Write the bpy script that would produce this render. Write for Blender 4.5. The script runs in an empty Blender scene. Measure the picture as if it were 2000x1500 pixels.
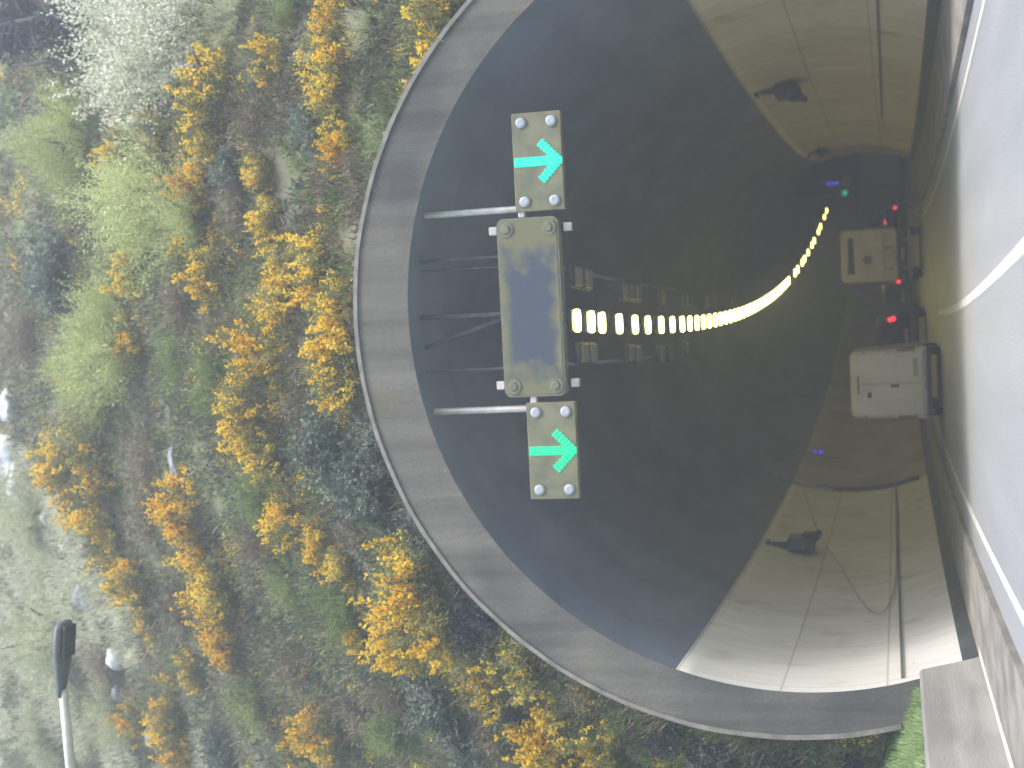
import bpy, bmesh, math, random
from mathutils import Vector, Matrix, noise
R_ = math.radians
scene = bpy.context.scene
COL = scene.collection
rng = random.Random(7)

# ------------------------------------------------------------------ camera
# The photograph is a portrait shot stored on its side, so the camera is rolled by about 90 degrees.
F = 2900.0                       # focal length in pixels of the 2000 px wide photograph
EYE = Vector((0, 0, 1.2))
th = R_(2.9)
cy = Vector((186, 748, F)).normalized()
cxv = Vector((math.cos(th), -math.sin(th), 0.0))
cxv.z = -(186 * cxv.x + 748 * cxv.y) / F
cxv.normalize()
czv = cxv.cross(cy)
RIGHT = Vector((cxv.x, cy.x, czv.x)); DOWN = Vector((cxv.y, cy.y, czv.y)); FWD = Vector((cxv.z, cy.z, czv.z))
cam_d = bpy.data.cameras.new("camera")
cam = bpy.data.objects.new("camera", cam_d); COL.objects.link(cam)
M = Matrix.Identity(4)
for i in range(3):
    M[i][0] = DOWN[i]; M[i][1] = RIGHT[i]; M[i][2] = -FWD[i]; M[i][3] = EYE[i]
cam.matrix_world = M
cam_d.sensor_width = 36; cam_d.lens = F / 2000 * 36
cam_d.clip_start = 0.1; cam_d.clip_end = 5000
cam_d.dof.use_dof = True; cam_d.dof.focus_distance = 23.0; cam_d.dof.aperture_fstop = 0.75
scene.camera = cam

def ray(px, py):
    return RIGHT * (750 - py) + DOWN * (px - 1000) + FWD * F
def at(px, py, y):
    r = ray(px, py); return EYE + r * (y / r.y)
def ground(px, py, z=0.0):
    r = ray(px, py); return EYE + r * ((z - EYE.z) / r.z)

# ------------------------------------------------------------------ tagging
def tag(o, label=None, cat=None, group=None, kind=None):
    if label: o["label"] = label
    if cat: o["category"] = cat
    if group: o["group"] = group
    if kind: o["kind"] = kind
    return o
def empty(name, loc, label, cat, group=None, rz=0.0):
    o = bpy.data.objects.new(name, None); COL.objects.link(o)
    o.location = loc; o.rotation_euler = (0, 0, rz); o.empty_display_size = 0.2
    return tag(o, label, cat, group)
def link(name, me, parent=None):
    o = bpy.data.objects.new(name, me); COL.objects.link(o)
    if parent: o.parent = parent
    return o
def copy_tree(o, parent=None):
    c = o.copy(); COL.objects.link(c); c.parent = parent
    for ch in list(o.children): copy_tree(ch, c)
    return c

class MB:
    def __init__(s): s.v = []; s.f = []; s.uv = None
    def add(s, vs, fs):
        n = len(s.v); s.v += [tuple(v) for v in vs]; s.f += [tuple(i + n for i in f) for f in fs]
    def box(s, c, d, bev=0.0, rot=None, seg=2):
        bm = bmesh.new(); bmesh.ops.create_cube(bm, size=1)
        for v in bm.verts: v.co = Vector((v.co.x * d[0], v.co.y * d[1], v.co.z * d[2]))
        if bev: bmesh.ops.bevel(bm, geom=bm.edges[:], offset=min(bev, min(d) * .45), segments=seg, affect='EDGES', profile=.5)
        s.bm(bm, Matrix.Translation(c) @ (rot.to_4x4() if rot else Matrix.Identity(4)))
    def bm(s, bm, m=None):
        bm.verts.index_update()
        s.add([(m @ v.co) if m else v.co.copy() for v in bm.verts], [[v.index for v in f.verts] for f in bm.faces]); bm.free()
    def tube(s, pts, rad, n=8, caps=True):
        pts = [Vector(p) for p in pts]
        rads = rad if isinstance(rad, (list, tuple)) else [rad] * len(pts)
        rings = []
        up = Vector((0, 0, 1))
        for i, p in enumerate(pts):
            d = (pts[min(i + 1, len(pts) - 1)] - pts[max(i - 1, 0)]).normalized()
            a = d.cross(up if abs(d.z) < .9 else Vector((1, 0, 0))).normalized(); b = d.cross(a)
            rings.append([p + (a * math.cos(2 * math.pi * k / n) + b * math.sin(2 * math.pi * k / n)) * rads[i] for k in range(n)])
        vs = [q for r in rings for q in r]; fs = []
        for i in range(len(pts) - 1):
            for k in range(n):
                fs.append((i * n + k, i * n + (k + 1) % n, (i + 1) * n + (k + 1) % n, (i + 1) * n + k))
        if caps: fs += [tuple(range(n))[::-1], tuple((len(pts) - 1) * n + k for k in range(n))]
        s.add(vs, fs)
    def disc(s, c, ax, r, t=0.02, n=20):
        c = Vector(c); ax = Vector(ax).normalized()
        s.tube([c, c + ax * t], r, n)
    def bm_oval(s, w, l, t, n=24):
        pts = []
        for k in range(n):
            a = 2 * math.pi * k / n; c, q = math.cos(a), math.sin(a)
            pts.append((w / 2 * abs(c) ** .6 * (1 if c > 0 else -1), l / 2 * abs(q) ** .6 * (1 if q > 0 else -1)))
        s.add([(x, y, -t / 2) for x, y in pts] + [(x, y, t / 2) for x, y in pts], [tuple(range(n))[::-1], tuple(range(n, 2 * n))] + [(k, (k + 1) % n, n + (k + 1) % n, n + k) for k in range(n)])
    def build(s, name, mat, parent=None, smooth=False):
        me = bpy.data.meshes.new(name); me.from_pydata(s.v, [], s.f)
        if mat: me.materials.append(mat)
        if smooth:
            for p in me.polygons: p.use_smooth = True
        me.update()
        return link(name, me, parent)

# ------------------------------------------------------------------ materials
def mat(name, col, rough=.8, col2=None, scale=4.0, stretch=(1, 1, 1), metal=0.0, detail=5, lo=.35, hi=.65, bump=0.0, bscale=None,
        coord='Object', col3=None, spec=None, sub=0.0):
    m = bpy.data.materials.new(name); m.use_nodes = True; nt = m.node_tree; b = nt.nodes["Principled BSDF"]
    b.inputs["Base Color"].default_value = (*col, 1); b.inputs["Roughness"].default_value = rough; b.inputs["Metallic"].default_value = metal
    if spec is not None: b.inputs["Specular IOR Level"].default_value = spec
    if col2 or bump:
        tc = nt.nodes.new("ShaderNodeTexCoord"); mp = nt.nodes.new("ShaderNodeMapping"); mp.inputs["Scale"].default_value = stretch
        nt.links.new(tc.outputs[coord], mp.inputs[0])
        nz = nt.nodes.new("ShaderNodeTexNoise"); nz.inputs["Scale"].default_value = scale; nz.inputs["Detail"].default_value = detail
        nt.links.new(mp.outputs[0], nz.inputs["Vector"])
        if col2:
            cr = nt.nodes.new("ShaderNodeValToRGB"); nt.links.new(nz.outputs[0], cr.inputs[0])
            cr.color_ramp.elements[0].position = lo; cr.color_ramp.elements[0].color = (*col, 1)
            cr.color_ramp.elements[1].position = hi; cr.color_ramp.elements[1].color = (*col2, 1)
            if col3:
                e = cr.color_ramp.elements.new((lo + hi) / 2); e.color = (*col3, 1)
            nt.links.new(cr.outputs[0], b.inputs["Base Color"])
        if bump:
            nb = nz
            if bscale:
                nb = nt.nodes.new("ShaderNodeTexNoise"); nb.inputs["Scale"].default_value = bscale; nb.inputs["Detail"].default_value = 6
                nt.links.new(mp.outputs[0], nb.inputs["Vector"])
            bp = nt.nodes.new("ShaderNodeBump"); bp.inputs["Strength"].default_value = bump; bp.inputs["Distance"].default_value = .05
            nt.links.new(nb.outputs[0], bp.inputs["Height"]); nt.links.new(bp.outputs[0], b.inputs["Normal"])
    return m
def emis(name, col, strength, base=(.1, .1, .1)):
    m = bpy.data.materials.new(name); m.use_nodes = True; b = m.node_tree.nodes["Principled BSDF"]
    b.inputs["Base Color"].default_value = (*base, 1); b.inputs["Emission Color"].default_value = (*col, 1); b.inputs["Emission Strength"].default_value = strength
    return m
def leafmat(name, cols, scale=1.2, rough=.6, trans=.25):
    """foliage: hue varies from clump to clump (large noise) and from leaf to leaf (fine noise)"""
    m = bpy.data.materials.new(name); m.use_nodes = True; nt = m.node_tree; b = nt.nodes["Principled BSDF"]
    b.inputs["Roughness"].default_value = rough; b.inputs["Specular IOR Level"].default_value = .25
    tc = nt.nodes.new("ShaderNodeTexCoord")
    n1 = nt.nodes.new("ShaderNodeTexNoise"); n1.inputs["Scale"].default_value = scale; n1.inputs["Detail"].default_value = 2
    n2 = nt.nodes.new("ShaderNodeTexNoise"); n2.inputs["Scale"].default_value = 14; n2.inputs["Detail"].default_value = 2
    for n in (n1, n2): nt.links.new(tc.outputs["Object"], n.inputs["Vector"])
    mx = nt.nodes.new("ShaderNodeMath"); mx.operation = 'MULTIPLY_ADD'; mx.inputs[1].default_value = .45
    nt.links.new(n2.outputs[0], mx.inputs[0]); 
    m2 = nt.nodes.new("ShaderNodeMath"); m2.operation = 'MULTIPLY'; m2.inputs[1].default_value = .55; nt.links.new(n1.outputs[0], m2.inputs[0]); nt.links.new(m2.outputs[0], mx.inputs[2])
    oi = nt.nodes.new("ShaderNodeObjectInfo"); m3 = nt.nodes.new("ShaderNodeMath"); m3.operation = 'MULTIPLY_ADD'; m3.inputs[1].default_value = .14
    nt.links.new(oi.outputs["Random"], m3.inputs[0]); nt.links.new(mx.outputs[0], m3.inputs[2])
    cr = nt.nodes.new("ShaderNodeValToRGB"); nt.links.new(m3.outputs[0], cr.inputs[0])
    els = cr.color_ramp.elements
    els[0].position = .40; els[0].color = (*cols[0], 1); els[1].position = .72; els[1].color = (*cols[-1], 1)
    for k in range(1, len(cols) - 1):
        e = els.new(.40 + .32 * k / (len(cols) - 1)); e.color = (*cols[k], 1)
    nt.links.new(cr.outputs[0], b.inputs["Base Color"])
    tr = nt.nodes.new("ShaderNodeBsdfTranslucent"); nt.links.new(cr.outputs[0], tr.inputs[0])
    ms = nt.nodes.new("ShaderNodeMixShader"); ms.inputs[0].default_value = trans
    nt.links.new(b.outputs[0], ms.inputs[1]); nt.links.new(tr.outputs[0], ms.inputs[2])
    nt.links.new(ms.outputs[0], nt.nodes["Material Output"].inputs[0])
    return m

def wallmat(name, ca, cb):
    """painted wall panels: joints every few metres, grime and brown soot; UV = metres along / metres up"""
    m = bpy.data.materials.new(name); m.use_nodes = True; nt = m.node_tree; b = nt.nodes["Principled BSDF"]
    uv = nt.nodes.new("ShaderNodeUVMap")
    def noise_(scale, st, det=5):
        mp = nt.nodes.new("ShaderNodeMapping"); mp.inputs["Scale"].default_value = (*st, 1); nt.links.new(uv.outputs[0], mp.inputs[0])
        n = nt.nodes.new("ShaderNodeTexNoise"); n.inputs["Scale"].default_value = scale; n.inputs["Detail"].default_value = det
        nt.links.new(mp.outputs[0], n.inputs["Vector"]); return n.outputs[0]
    def ramp(s, p0, c0, p1, c1):
        r = nt.nodes.new("ShaderNodeValToRGB"); nt.links.new(s, r.inputs[0])
        r.color_ramp.elements[0].position = p0; r.color_ramp.elements[0].color = (*c0, 1)
        r.color_ramp.elements[1].position = p1; r.color_ramp.elements[1].color = (*c1, 1); return r.outputs[0]
    def mul(a, c):
        x = nt.nodes.new("ShaderNodeMix"); x.data_type = 'RGBA'; x.blend_type = 'MULTIPLY'; x.inputs[0].default_value = 1
        nt.links.new(a, x.inputs[6]); nt.links.new(c, x.inputs[7]); return x.outputs[2]
    base = ramp(noise_(.35, (1, .6)), .36, ca, .66, cb)
    streak = ramp(noise_(1.0, (2.6, .5)), .30, (.91, .90, .87), .6, (1, 1, 1))
    blot = ramp(noise_(.9, (1, 1), 3), .26, (.78, .75, .70), .44, (1, 1, 1))
    br = nt.nodes.new("ShaderNodeTexBrick"); nt.links.new(uv.outputs[0], br.inputs[0]); br.offset = 0
    br.inputs["Color1"].default_value = (1, 1, 1, 1); br.inputs["Color2"].default_value = (.94, .93, .91, 1); br.inputs["Mortar"].default_value = (.68, .65, .6, 1)
    br.inputs["Scale"].default_value = 1; br.inputs["Brick Width"].default_value = 3.6; br.inputs["Row Height"].default_value = 1.75; br.inputs["Mortar Size"].default_value = .022; br.inputs["Mortar Smooth"].default_value = .3
    c = mul(mul(mul(base, streak), blot), br.outputs["Color"])
    nt.links.new(c, b.inputs["Base Color"]); b.inputs["Roughness"].default_value = .5; b.inputs["Specular IOR Level"].default_value = .3
    return m

def signmat():
    """matrix panel: dark glass, olive algae creeping in from the edges"""
    m = bpy.data.materials.new("algae_stained_matrix_glass"); m.use_nodes = True; nt = m.node_tree; b = nt.nodes["Principled BSDF"]
    tc = nt.nodes.new("ShaderNodeTexCoord"); sp = nt.nodes.new("ShaderNodeSeparateXYZ"); nt.links.new(tc.outputs["Object"], sp.inputs[0])
    def mth(op, a, bb=None):
        n = nt.nodes.new("ShaderNodeMath"); n.operation = op
        for i, x in enumerate((a, bb)):
            if x is None: continue
            if isinstance(x, (int, float)): n.inputs[i].default_value = x
            else: nt.links.new(x, n.inputs[i])
        return n.outputs[0]
    ax = mth('DIVIDE', mth('ABSOLUTE', mth('ADD', sp.outputs[0], .12)), 1.5); az = mth('DIVIDE', mth('ABSOLUTE', mth('ADD', sp.outputs[2], .0)), .60)
    d = mth('MAXIMUM', ax, az)
    nz = nt.nodes.new("ShaderNodeTexNoise"); nz.inputs["Scale"].default_value = 2.6; nz.inputs["Detail"].default_value = 7; nt.links.new(tc.outputs["Object"], nz.inputs["Vector"])
    s = mth('ADD', d, mth('MULTIPLY', mth('SUBTRACT', nz.outputs[0], .5), .85))
    cr = nt.nodes.new("ShaderNodeValToRGB"); nt.links.new(s, cr.inputs[0])
    cr.color_ramp.elements[0].position = .56; cr.color_ramp.elements[0].color = (.062, .082, .112, 1)  # blue-grey of the reflected sky is put into the dark glass colour
    cr.color_ramp.elements[1].position = .82; cr.color_ramp.elements[1].color = (.175, .172, .098, 1)
    nt.links.new(cr.outputs[0], b.inputs["Base Color"]); b.inputs["Roughness"].default_value = .7; b.inputs["Specular IOR Level"].default_value = .25
    return m

def graph(m):
    nt = m.node_tree
    class G: pass
    g = G(); g.nt = nt; g.b = nt.nodes["Principled BSDF"]
    def noise_(vec, scale, st=(1, 1, 1), det=5):
        mp = nt.nodes.new("ShaderNodeMapping"); mp.inputs["Scale"].default_value = st; nt.links.new(vec, mp.inputs[0])
        n = nt.nodes.new("ShaderNodeTexNoise"); n.inputs["Scale"].default_value = scale; n.inputs["Detail"].default_value = det
        nt.links.new(mp.outputs[0], n.inputs["Vector"]); return n.outputs[0]
    def ramp(s, p0, c0, p1, c1):
        r = nt.nodes.new("ShaderNodeValToRGB"); nt.links.new(s, r.inputs[0])
        r.color_ramp.elements[0].position = p0; r.color_ramp.elements[0].color = (*c0, 1)
        r.color_ramp.elements[1].position = p1; r.color_ramp.elements[1].color = (*c1, 1); return r.outputs[0]
    def mix(a, c, fac=1, mode='MULTIPLY'):
        x = nt.nodes.new("ShaderNodeMix"); x.data_type = 'RGBA'; x.blend_type = mode
        if isinstance(fac, (int, float)): x.inputs[0].default_value = fac
        else: nt.links.new(fac, x.inputs[0])
        nt.links.new(a, x.inputs[6]); nt.links.new(c, x.inputs[7]); return x.outputs[2]
    def bump(s, st=.3, dist=.05):
        bp = nt.nodes.new("ShaderNodeBump"); bp.inputs["Strength"].default_value = st; bp.inputs["Distance"].default_value = dist
        nt.links.new(s, bp.inputs["Height"]); nt.links.new(bp.outputs[0], g.b.inputs["Normal"])
    g.noise = noise_; g.ramp = ramp; g.mix = mix; g.bump = bump; return g
def collarmat():
    m = bpy.data.materials.new("weathered_portal_concrete"); m.use_nodes = True; g = graph(m); nt = g.nt
    v = nt.nodes.new("ShaderNodeTexCoord").outputs["Object"]
    base = g.ramp(g.noise(v, 2.2, (1.5, 1, .10), 6), .25, (.085, .081, .072), .78, (.185, .179, .163))     # rain streaks run straight down
    damp = g.ramp(g.noise(v, .42, (1, 1, 1.2), 4), .36, (.58, .62, .66), .56, (1.05, 1.03, .98))            # damp and clean areas
    moss = g.ramp(g.noise(v, .55, (1, 1, 1), 6), .60, (1, 1, 1), .72, (1.02, .98, .72))
    fine = g.ramp(g.noise(v, 26, (1, 1, 1), 4), .3, (.86, .86, .86), .7, (1.1, 1.1, 1.1))
    g.nt.links.new(g.mix(g.mix(g.mix(base, damp), moss), fine), g.b.inputs["Base Color"]); g.b.inputs["Roughness"].default_value = .88
    g.bump(g.noise(v, 14, (1, 1, .5), 6), .3); return m
def liningmat():
    m = bpy.data.materials.new("dark_slate_lining"); m.use_nodes = True; g = graph(m); nt = g.nt
    uv = nt.nodes.new("ShaderNodeUVMap").outputs[0]
    base = g.ramp(g.noise(uv, .4, (.6, 1, 1), 6), .3, (.155, .198, .265), .7, (.205, .255, .335))
    st = g.ramp(g.noise(uv, .8, (.5, 1.3, 1), 6), .30, (.80, .81, .83), .66, (1.08, 1.08, 1.08))          # random lighter and darker blotches
    br = nt.nodes.new("ShaderNodeTexBrick"); nt.links.new(uv, br.inputs[0]); br.offset = 0
    br.inputs["Color1"].default_value = (1, 1, 1, 1); br.inputs["Color2"].default_value = (.90, .90, .91, 1); br.inputs["Mortar"].default_value = (.86, .86, .87, 1)
    br.inputs["Scale"].default_value = 1; br.inputs["Brick Width"].default_value = 4.5; br.inputs["Row Height"].default_value = 40; br.inputs["Mortar Size"].default_value = .03; br.inputs["Mortar Smooth"].default_value = .5
    nt.links.new(g.mix(g.mix(base, st), br.outputs["Color"]), g.b.inputs["Base Color"]); g.b.inputs["Roughness"].default_value = .6
    return m
M_ = dict(
    road=mat("asphalt_road", (.32, .33, .335), .5, (.39, .395, .40), 1.6, (1, .10, 1), bump=.3, bscale=50, detail=8, lo=.3, hi=.7),
    verge=mat("concrete_verge", (.20, .185, .16), .8, (.33, .31, .27), 2.2, (1, .4, 1), bump=.2, bscale=40),
    line=mat("road_paint", (.56, .54, .49), .6, (.76, .75, .71), 6),
    collar=collarmat(),
    collar_old=mat("weathered_concrete", (.07, .069, .064), .85, (.16, .158, .149), 2.0, (1.3, 1, .12), bump=.3, bscale=9, col3=(.112, .111, .104), lo=.25, hi=.75),
    coping=mat("pale_concrete", (.17, .16, .145), .85, (.27, .255, .235), 4, bump=.2, bscale=20),
    barrier=mat("concrete_barrier", (.24, .235, .22), .8, (.38, .37, .35), .9, (1, .35, 2.5), bump=.2, bscale=14),
    lining=liningmat(),
    wall=wallmat('pale_wall_panels', (.78, .775, .755), (.87, .87, .865)),
    tanwall=wallmat('tan_wall_panels', (.74, .66, .50), (.84, .79, .67)),
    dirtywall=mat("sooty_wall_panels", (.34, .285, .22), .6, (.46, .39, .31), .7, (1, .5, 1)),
    kick=mat("dark_kick_paint", (.045, .052, .065), .55, (.075, .085, .10), 2),
    steel=mat("galvanised_steel", (.55, .54, .52), .5, (.68, .66, .63), 8, metal=.25),
    dimsteel=mat("shade_darkened_steel", (.075, .075, .075), .7, (.12, .12, .118), 8),  # darker steel colour stands for the shade under the tunnel roof
    darksteel=mat("dark_steel", (.05, .055, .06), .55, (.09, .09, .09), 5, metal=.3),
    olive=mat("algae_stained_sign_board", (.125, .130, .085), .6, (.205, .20, .115), 2.6, lo=.35, hi=.6),
    olivedk=mat("dull_olive_paint", (.13, .14, .115), .6, (.19, .185, .12), 4),
    matrix=signmat(),
    lens=mat("frosted_lamp_lens", (.36, .39, .45), .4, (.46, .50, .56), 9),
    unlit=mat("unlit_lamp_glass", (.19, .17, .13), .5, (.25, .22, .17), 5),
    white=mat("grubby_white_paint", (.60, .535, .42), .2, (.72, .66, .54), 1.3, (1, 1, .5), spec=.5),
    cream=mat("cream_white_paint", (.58, .50, .36), .2, (.70, .62, .47), 1.2, spec=.5),
    glass=mat("dark_glass", (.012, .016, .018), .25, (.02, .026, .028), 3, spec=.15),
    tyre=mat("tyre_rubber", (.02, .02, .021), .85, (.035, .034, .033), 12),
    black=mat("black_plastic", (.025, .027, .03), .5, (.045, .046, .05), 8),
    darkcar=mat("dark_car_paint", (.028, .034, .042), .25, (.04, .047, .056), 2),
    greycar=mat("graphite_car_paint", (.05, .055, .06), .25, (.065, .07, .075), 2),
    plate=mat("yellow_plate", (.40, .35, .22), .5, (.46, .40, .26), 10),
    rub=mat("rubbing_strip", (.30, .30, .29), .5, (.42, .41, .39), 6),
    lantern=mat("lantern_grey", (.11, .12, .13), .5, (.15, .16, .17), 5),
    rock=mat("pale_rock", (.52, .54, .56), .9, (.76, .78, .80), 2.2, bump=.6, bscale=5),
    greyrock=mat("grey_blue_rock", (.20, .215, .23), .9, (.30, .32, .34), 2.2, bump=.6, bscale=5),
    tanrock=mat("tan_rock", (.34, .28, .22), .9, (.5, .43, .35), 4, bump=.6, bscale=8),
    soil=mat("hillside_soil", (.13, .125, .075), .95, (.20, .19, .125), .8, bump=.5, bscale=6, col3=(.12, .14, .07)),
    grassbase=mat("turf", (.11, .16, .065), .95, (.19, .26, .11), 3, bump=.4, bscale=20),
    land=mat("rough_ground", (.12, .13, .09), .95, (.19, .19, .14), .3),
    stem=mat("grey_brown_bark", (.12, .105, .09), .9, (.20, .18, .16), 6),
    darkstem=mat("dark_bark", (.055, .06, .065), .9, (.10, .105, .105), 4, (1, 1, .3)),
    lamp=emis("lit_lamp_panel", (1.0, .86, .22), 7.5, (.8, .8, .7)),
    green1=emis("cyan_green_led", (.012, .85, .66), .42, (.0, .05, .03)),
    green2=emis("green_led", (.0, .88, .44), .38, (.0, .05, .03)),
    red=emis("lit_tail_lamp", (1, .035, .06), .75, (.3, .01, .01)),
    reddull=mat("unlit_tail_lamp", (.20, .09, .075), .4, (.26, .12, .10), 8),
    blue=emis("blue_indicator", (.10, .06, .85), .35, (.02, .02, .1)),
    greenfar=emis("green_signal", (.0, .5, .25), .4, (.0, .05, .03)),
    signwhite=mat("white_sign_face", (.55, .56, .58), .5, (.65, .66, .68), 5),
    gorse=leafmat("gorse_green", [(.12, .145, .055), (.22, .235, .085), (.36, .34, .12)]),
    flower=leafmat("gorse_flower", [(.95, .56, .02), (1.0, .70, .045), (1.0, .84, .16)], rough=.7, trans=.5),
    willow=leafmat("spring_leaf", [(.36, .42, .15), (.52, .58, .24), (.68, .72, .38)], trans=.35),
    meadow=leafmat("pale_leaf", [(.34, .37, .20), (.50, .53, .32), (.66, .66, .48)], trans=.35),
    blossom=leafmat("white_blossom", [(.66, .66, .50), (.84, .84, .70), (.94, .94, .86)], trans=.3),
    blossomleaf=leafmat("blossom_leaf", [(.30, .34, .20), (.44, .47, .31), (.58, .60, .44)], trans=.3),
    ivy=leafmat("blue_green_leaf", [(.095, .13, .10), (.165, .205, .155), (.28, .325, .26)], trans=.2),
    darkleaf=leafmat("evergreen_and_shaded_leaf", [(.03, .042, .045), (.055, .07, .07), (.09, .11, .095)], trans=.1),  # evergreen leaves; also carries the shade painted into the arch-foot shrubs
    fern=leafmat("mid_green_leaf", [(.14, .21, .06), (.23, .31, .10), (.36, .43, .17)], trans=.3),
    bracken=leafmat("dead_bracken", [(.16, .13, .085), (.27, .225, .15), (.42, .35, .24)], trans=.15),
    twig=leafmat("bare_twig", [(.14, .115, .075), (.22, .185, .12), (.34, .295, .19)], trans=.0),
    grass=leafmat("grass_blade", [(.19, .28, .10), (.30, .42, .17), (.47, .57, .29)], trans=.35),
    palegrass=leafmat("pale_grass_blade", [(.46, .49, .32), (.60, .62, .44), (.76, .76, .60)], trans=.35),
)

# ------------------------------------------------------------------ road alignment: bends gently to the right
PC = [-3.18047399e-08, 7.98031964e-06, 3.58293277e-04, -7.48674507e-02, 1.33012657]
def _poly(y): return (((PC[0] * y + PC[1]) * y + PC[2]) * y + PC[3]) * y + PC[4]
def _dpoly(y): return ((4 * PC[0] * y + 3 * PC[1]) * y + 2 * PC[2]) * y + PC[3]
Y0, Y1 = 15.0, 118.0
def cxy(y):
    if y < Y0: return _poly(Y0) + _dpoly(Y0) * (y - Y0)
    if y > Y1: return _poly(Y1) + _dpoly(Y1) * (y - Y1) + .0006 * (y - Y1) ** 2
    return _poly(y)
def slope(y): return (cxy(y + .5) - cxy(y - .5))
def off(y, d, z):
    s = slope(y); n = math.hypot(1, s)
    k = min(1.0, abs(y - 24.8) / 8.0)          # the portal face itself is square to the approach
    return Vector((cxy(y) + d / n, y - k * d * s / n, z))
D = 24.8                      # distance of the portal face
RT = 6.67; TZ = 2.87; TOFF = .17   # tunnel bore
RO = 7.30; OX = -.11; OZ = 3.165   # outer edge of the collar

def strip(name, pts_fn, ys, mat_, parent=None, uvscale=None, smooth=True):
    """sweep a profile (list of (offset, height)) along the road"""
    prof = pts_fn; vs = []; fs = []; n = len(prof)
    L = [0]
    for a, b in zip(prof, prof[1:]): L.append(L[-1] + math.hypot(b[0] - a[0], b[1] - a[1]))
    for y in ys:
        for d, z in prof: vs.append(off(y, d, z))
    for i in range(len(ys) - 1):
        for k in range(n - 1):
            fs.append((i * n + k, i * n + k + 1, (i + 1) * n + k + 1, (i + 1) * n + k))
    me = bpy.data.meshes.new(name); me.from_pydata([tuple(v) for v in vs], [], fs)
    me.materials.append(mat_)
    uvl = me.uv_layers.new(name="UVMap")
    for p in me.polygons:
        p.use_smooth = smooth
        for li in p.loop_indices:
            vi = me.loops[li].vertex_index
            uvl.data[li].uv = (ys[vi // n], L[vi % n])
    me.update()
    return link(name, me, parent)

def frange(a, b, s):
    n = max(1, int(round((b - a) / s))); return [a + (b - a) * i / n for i in range(n + 1)]
YS_OUT = frange(-40, 260, 2.0)
YS_IN = frange(D + .004, 250, 1.6)

tag(strip("road", [(-4.35, 0), (-2, .02), (0, .03), (2, .02), (4.0, 0)], YS_OUT, M_['road']), kind="structure")
tag(strip("verge", [(-6.6, .10), (-4.47, .10), (-4.35, .09), (-4.35, -.05)], YS_OUT, M_['verge'], smooth=False), kind="structure")
tag(strip("pavement", [(4.0, -.05), (4.0, .09), (4.12, .10), (6.6, .10)], YS_OUT, M_['verge'], smooth=False), kind="structure")
def line_strip(d, w, y0, y1, name, label, z=.004):
    def crown(x): return (.03 - abs(x) * .005) if abs(x) <= 2 else .02 - (abs(x) - 2) * (.02 / 2.35 if x < 0 else .01)
    o = strip(name, [(d - w / 2, crown(d - w / 2) + z), (d, crown(d) + z), (d + w / 2, crown(d + w / 2) + z)], frange(y0, y1, 1.5), M_['line'])
    tag(o, kind="structure")
line_strip(0.0, .15, -30, 44, "centre_line", "")
line_strip(-3.78, .17, -30, 200, "edge_line", "")
line_strip(3.42, .13, -30, 200, "edge_line", "")

# ------------------------------------------------------------------ tunnel
def arc(a0, a1, n, r, dz=0):
    return [(TOFF + r * math.cos(a0 + (a1 - a0) * i / n), TZ + r * math.sin(a0 + (a1 - a0) * i / n)) for i in range(n + 1)]
tun = empty("tunnel", (0, D, 0), "round concrete road tunnel mouth in the hillside with dark upper lining and pale walls", "tunnel")
def under(o, parent):
    o.parent = parent; o.matrix_parent_inverse = Matrix.Translation(-parent.location); return o
aF = math.asin(-TZ / RT)           # floor
aC = math.asin((5.06 - TZ) / RT)   # top of wall cladding
aK = math.asin((.32 - TZ) / RT)
under(strip("roof_lining", arc(aC - .02, math.pi - aC + .02, 60, RT), YS_IN, M_['lining']), tun)
for sgn in (1, -1):
    def P(lst): return lst if sgn == 1 else [(2 * TOFF - x, z) for x, z in lst]
    wl = P(arc(aF - .02, aC, 18, RT - .06) + [(TOFF + RT * math.cos(aC), TZ + RT * math.sin(aC))])
    if sgn == -1:
        under(strip("wall_cladding", wl, frange(D + .004, 54, 1.5), M_['wall']), tun)
        w2 = P(arc(aF - .02, aC, 18, RT - .03) + [(TOFF + RT * math.cos(aC), TZ + RT * math.sin(aC))])
        o = under(strip("wall_cladding", w2, frange(54, 250, 1.6), M_['dirtywall']), tun); tag(o, "sooty brown inner stretch of the left wall")
    else:
        under(strip("wall_cladding", wl, frange(D + .004, 70, 1.5), M_['tanwall']), tun)
        o = under(strip("wall_cladding", wl, frange(70.02, 250, 1.5), M_['dirtywall']), tun); tag(o, "sooty brown inner stretch of the right wall")
    under(strip("kick_band", P(arc(aF, aK, 5, RT - .09) + [(TOFF + (RT - .05) * math.cos(aK), TZ + (RT - .05) * math.sin(aK))]), YS_IN, M_['kick']), tun)
    # bull-nosed rail along the wall
    mb = MB(); a = math.asin((1.32 - TZ) / RT)
    mb.tube([off(y, TOFF + sgn * (RT - .10) * math.cos(a), 1.32 + (.004 * (y - D))) for y in frange(D + .3, 53, 2)], .022, 6)
    under(mb.build("cable_pipe", M_['olivedk'], None, True), tun)
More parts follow.
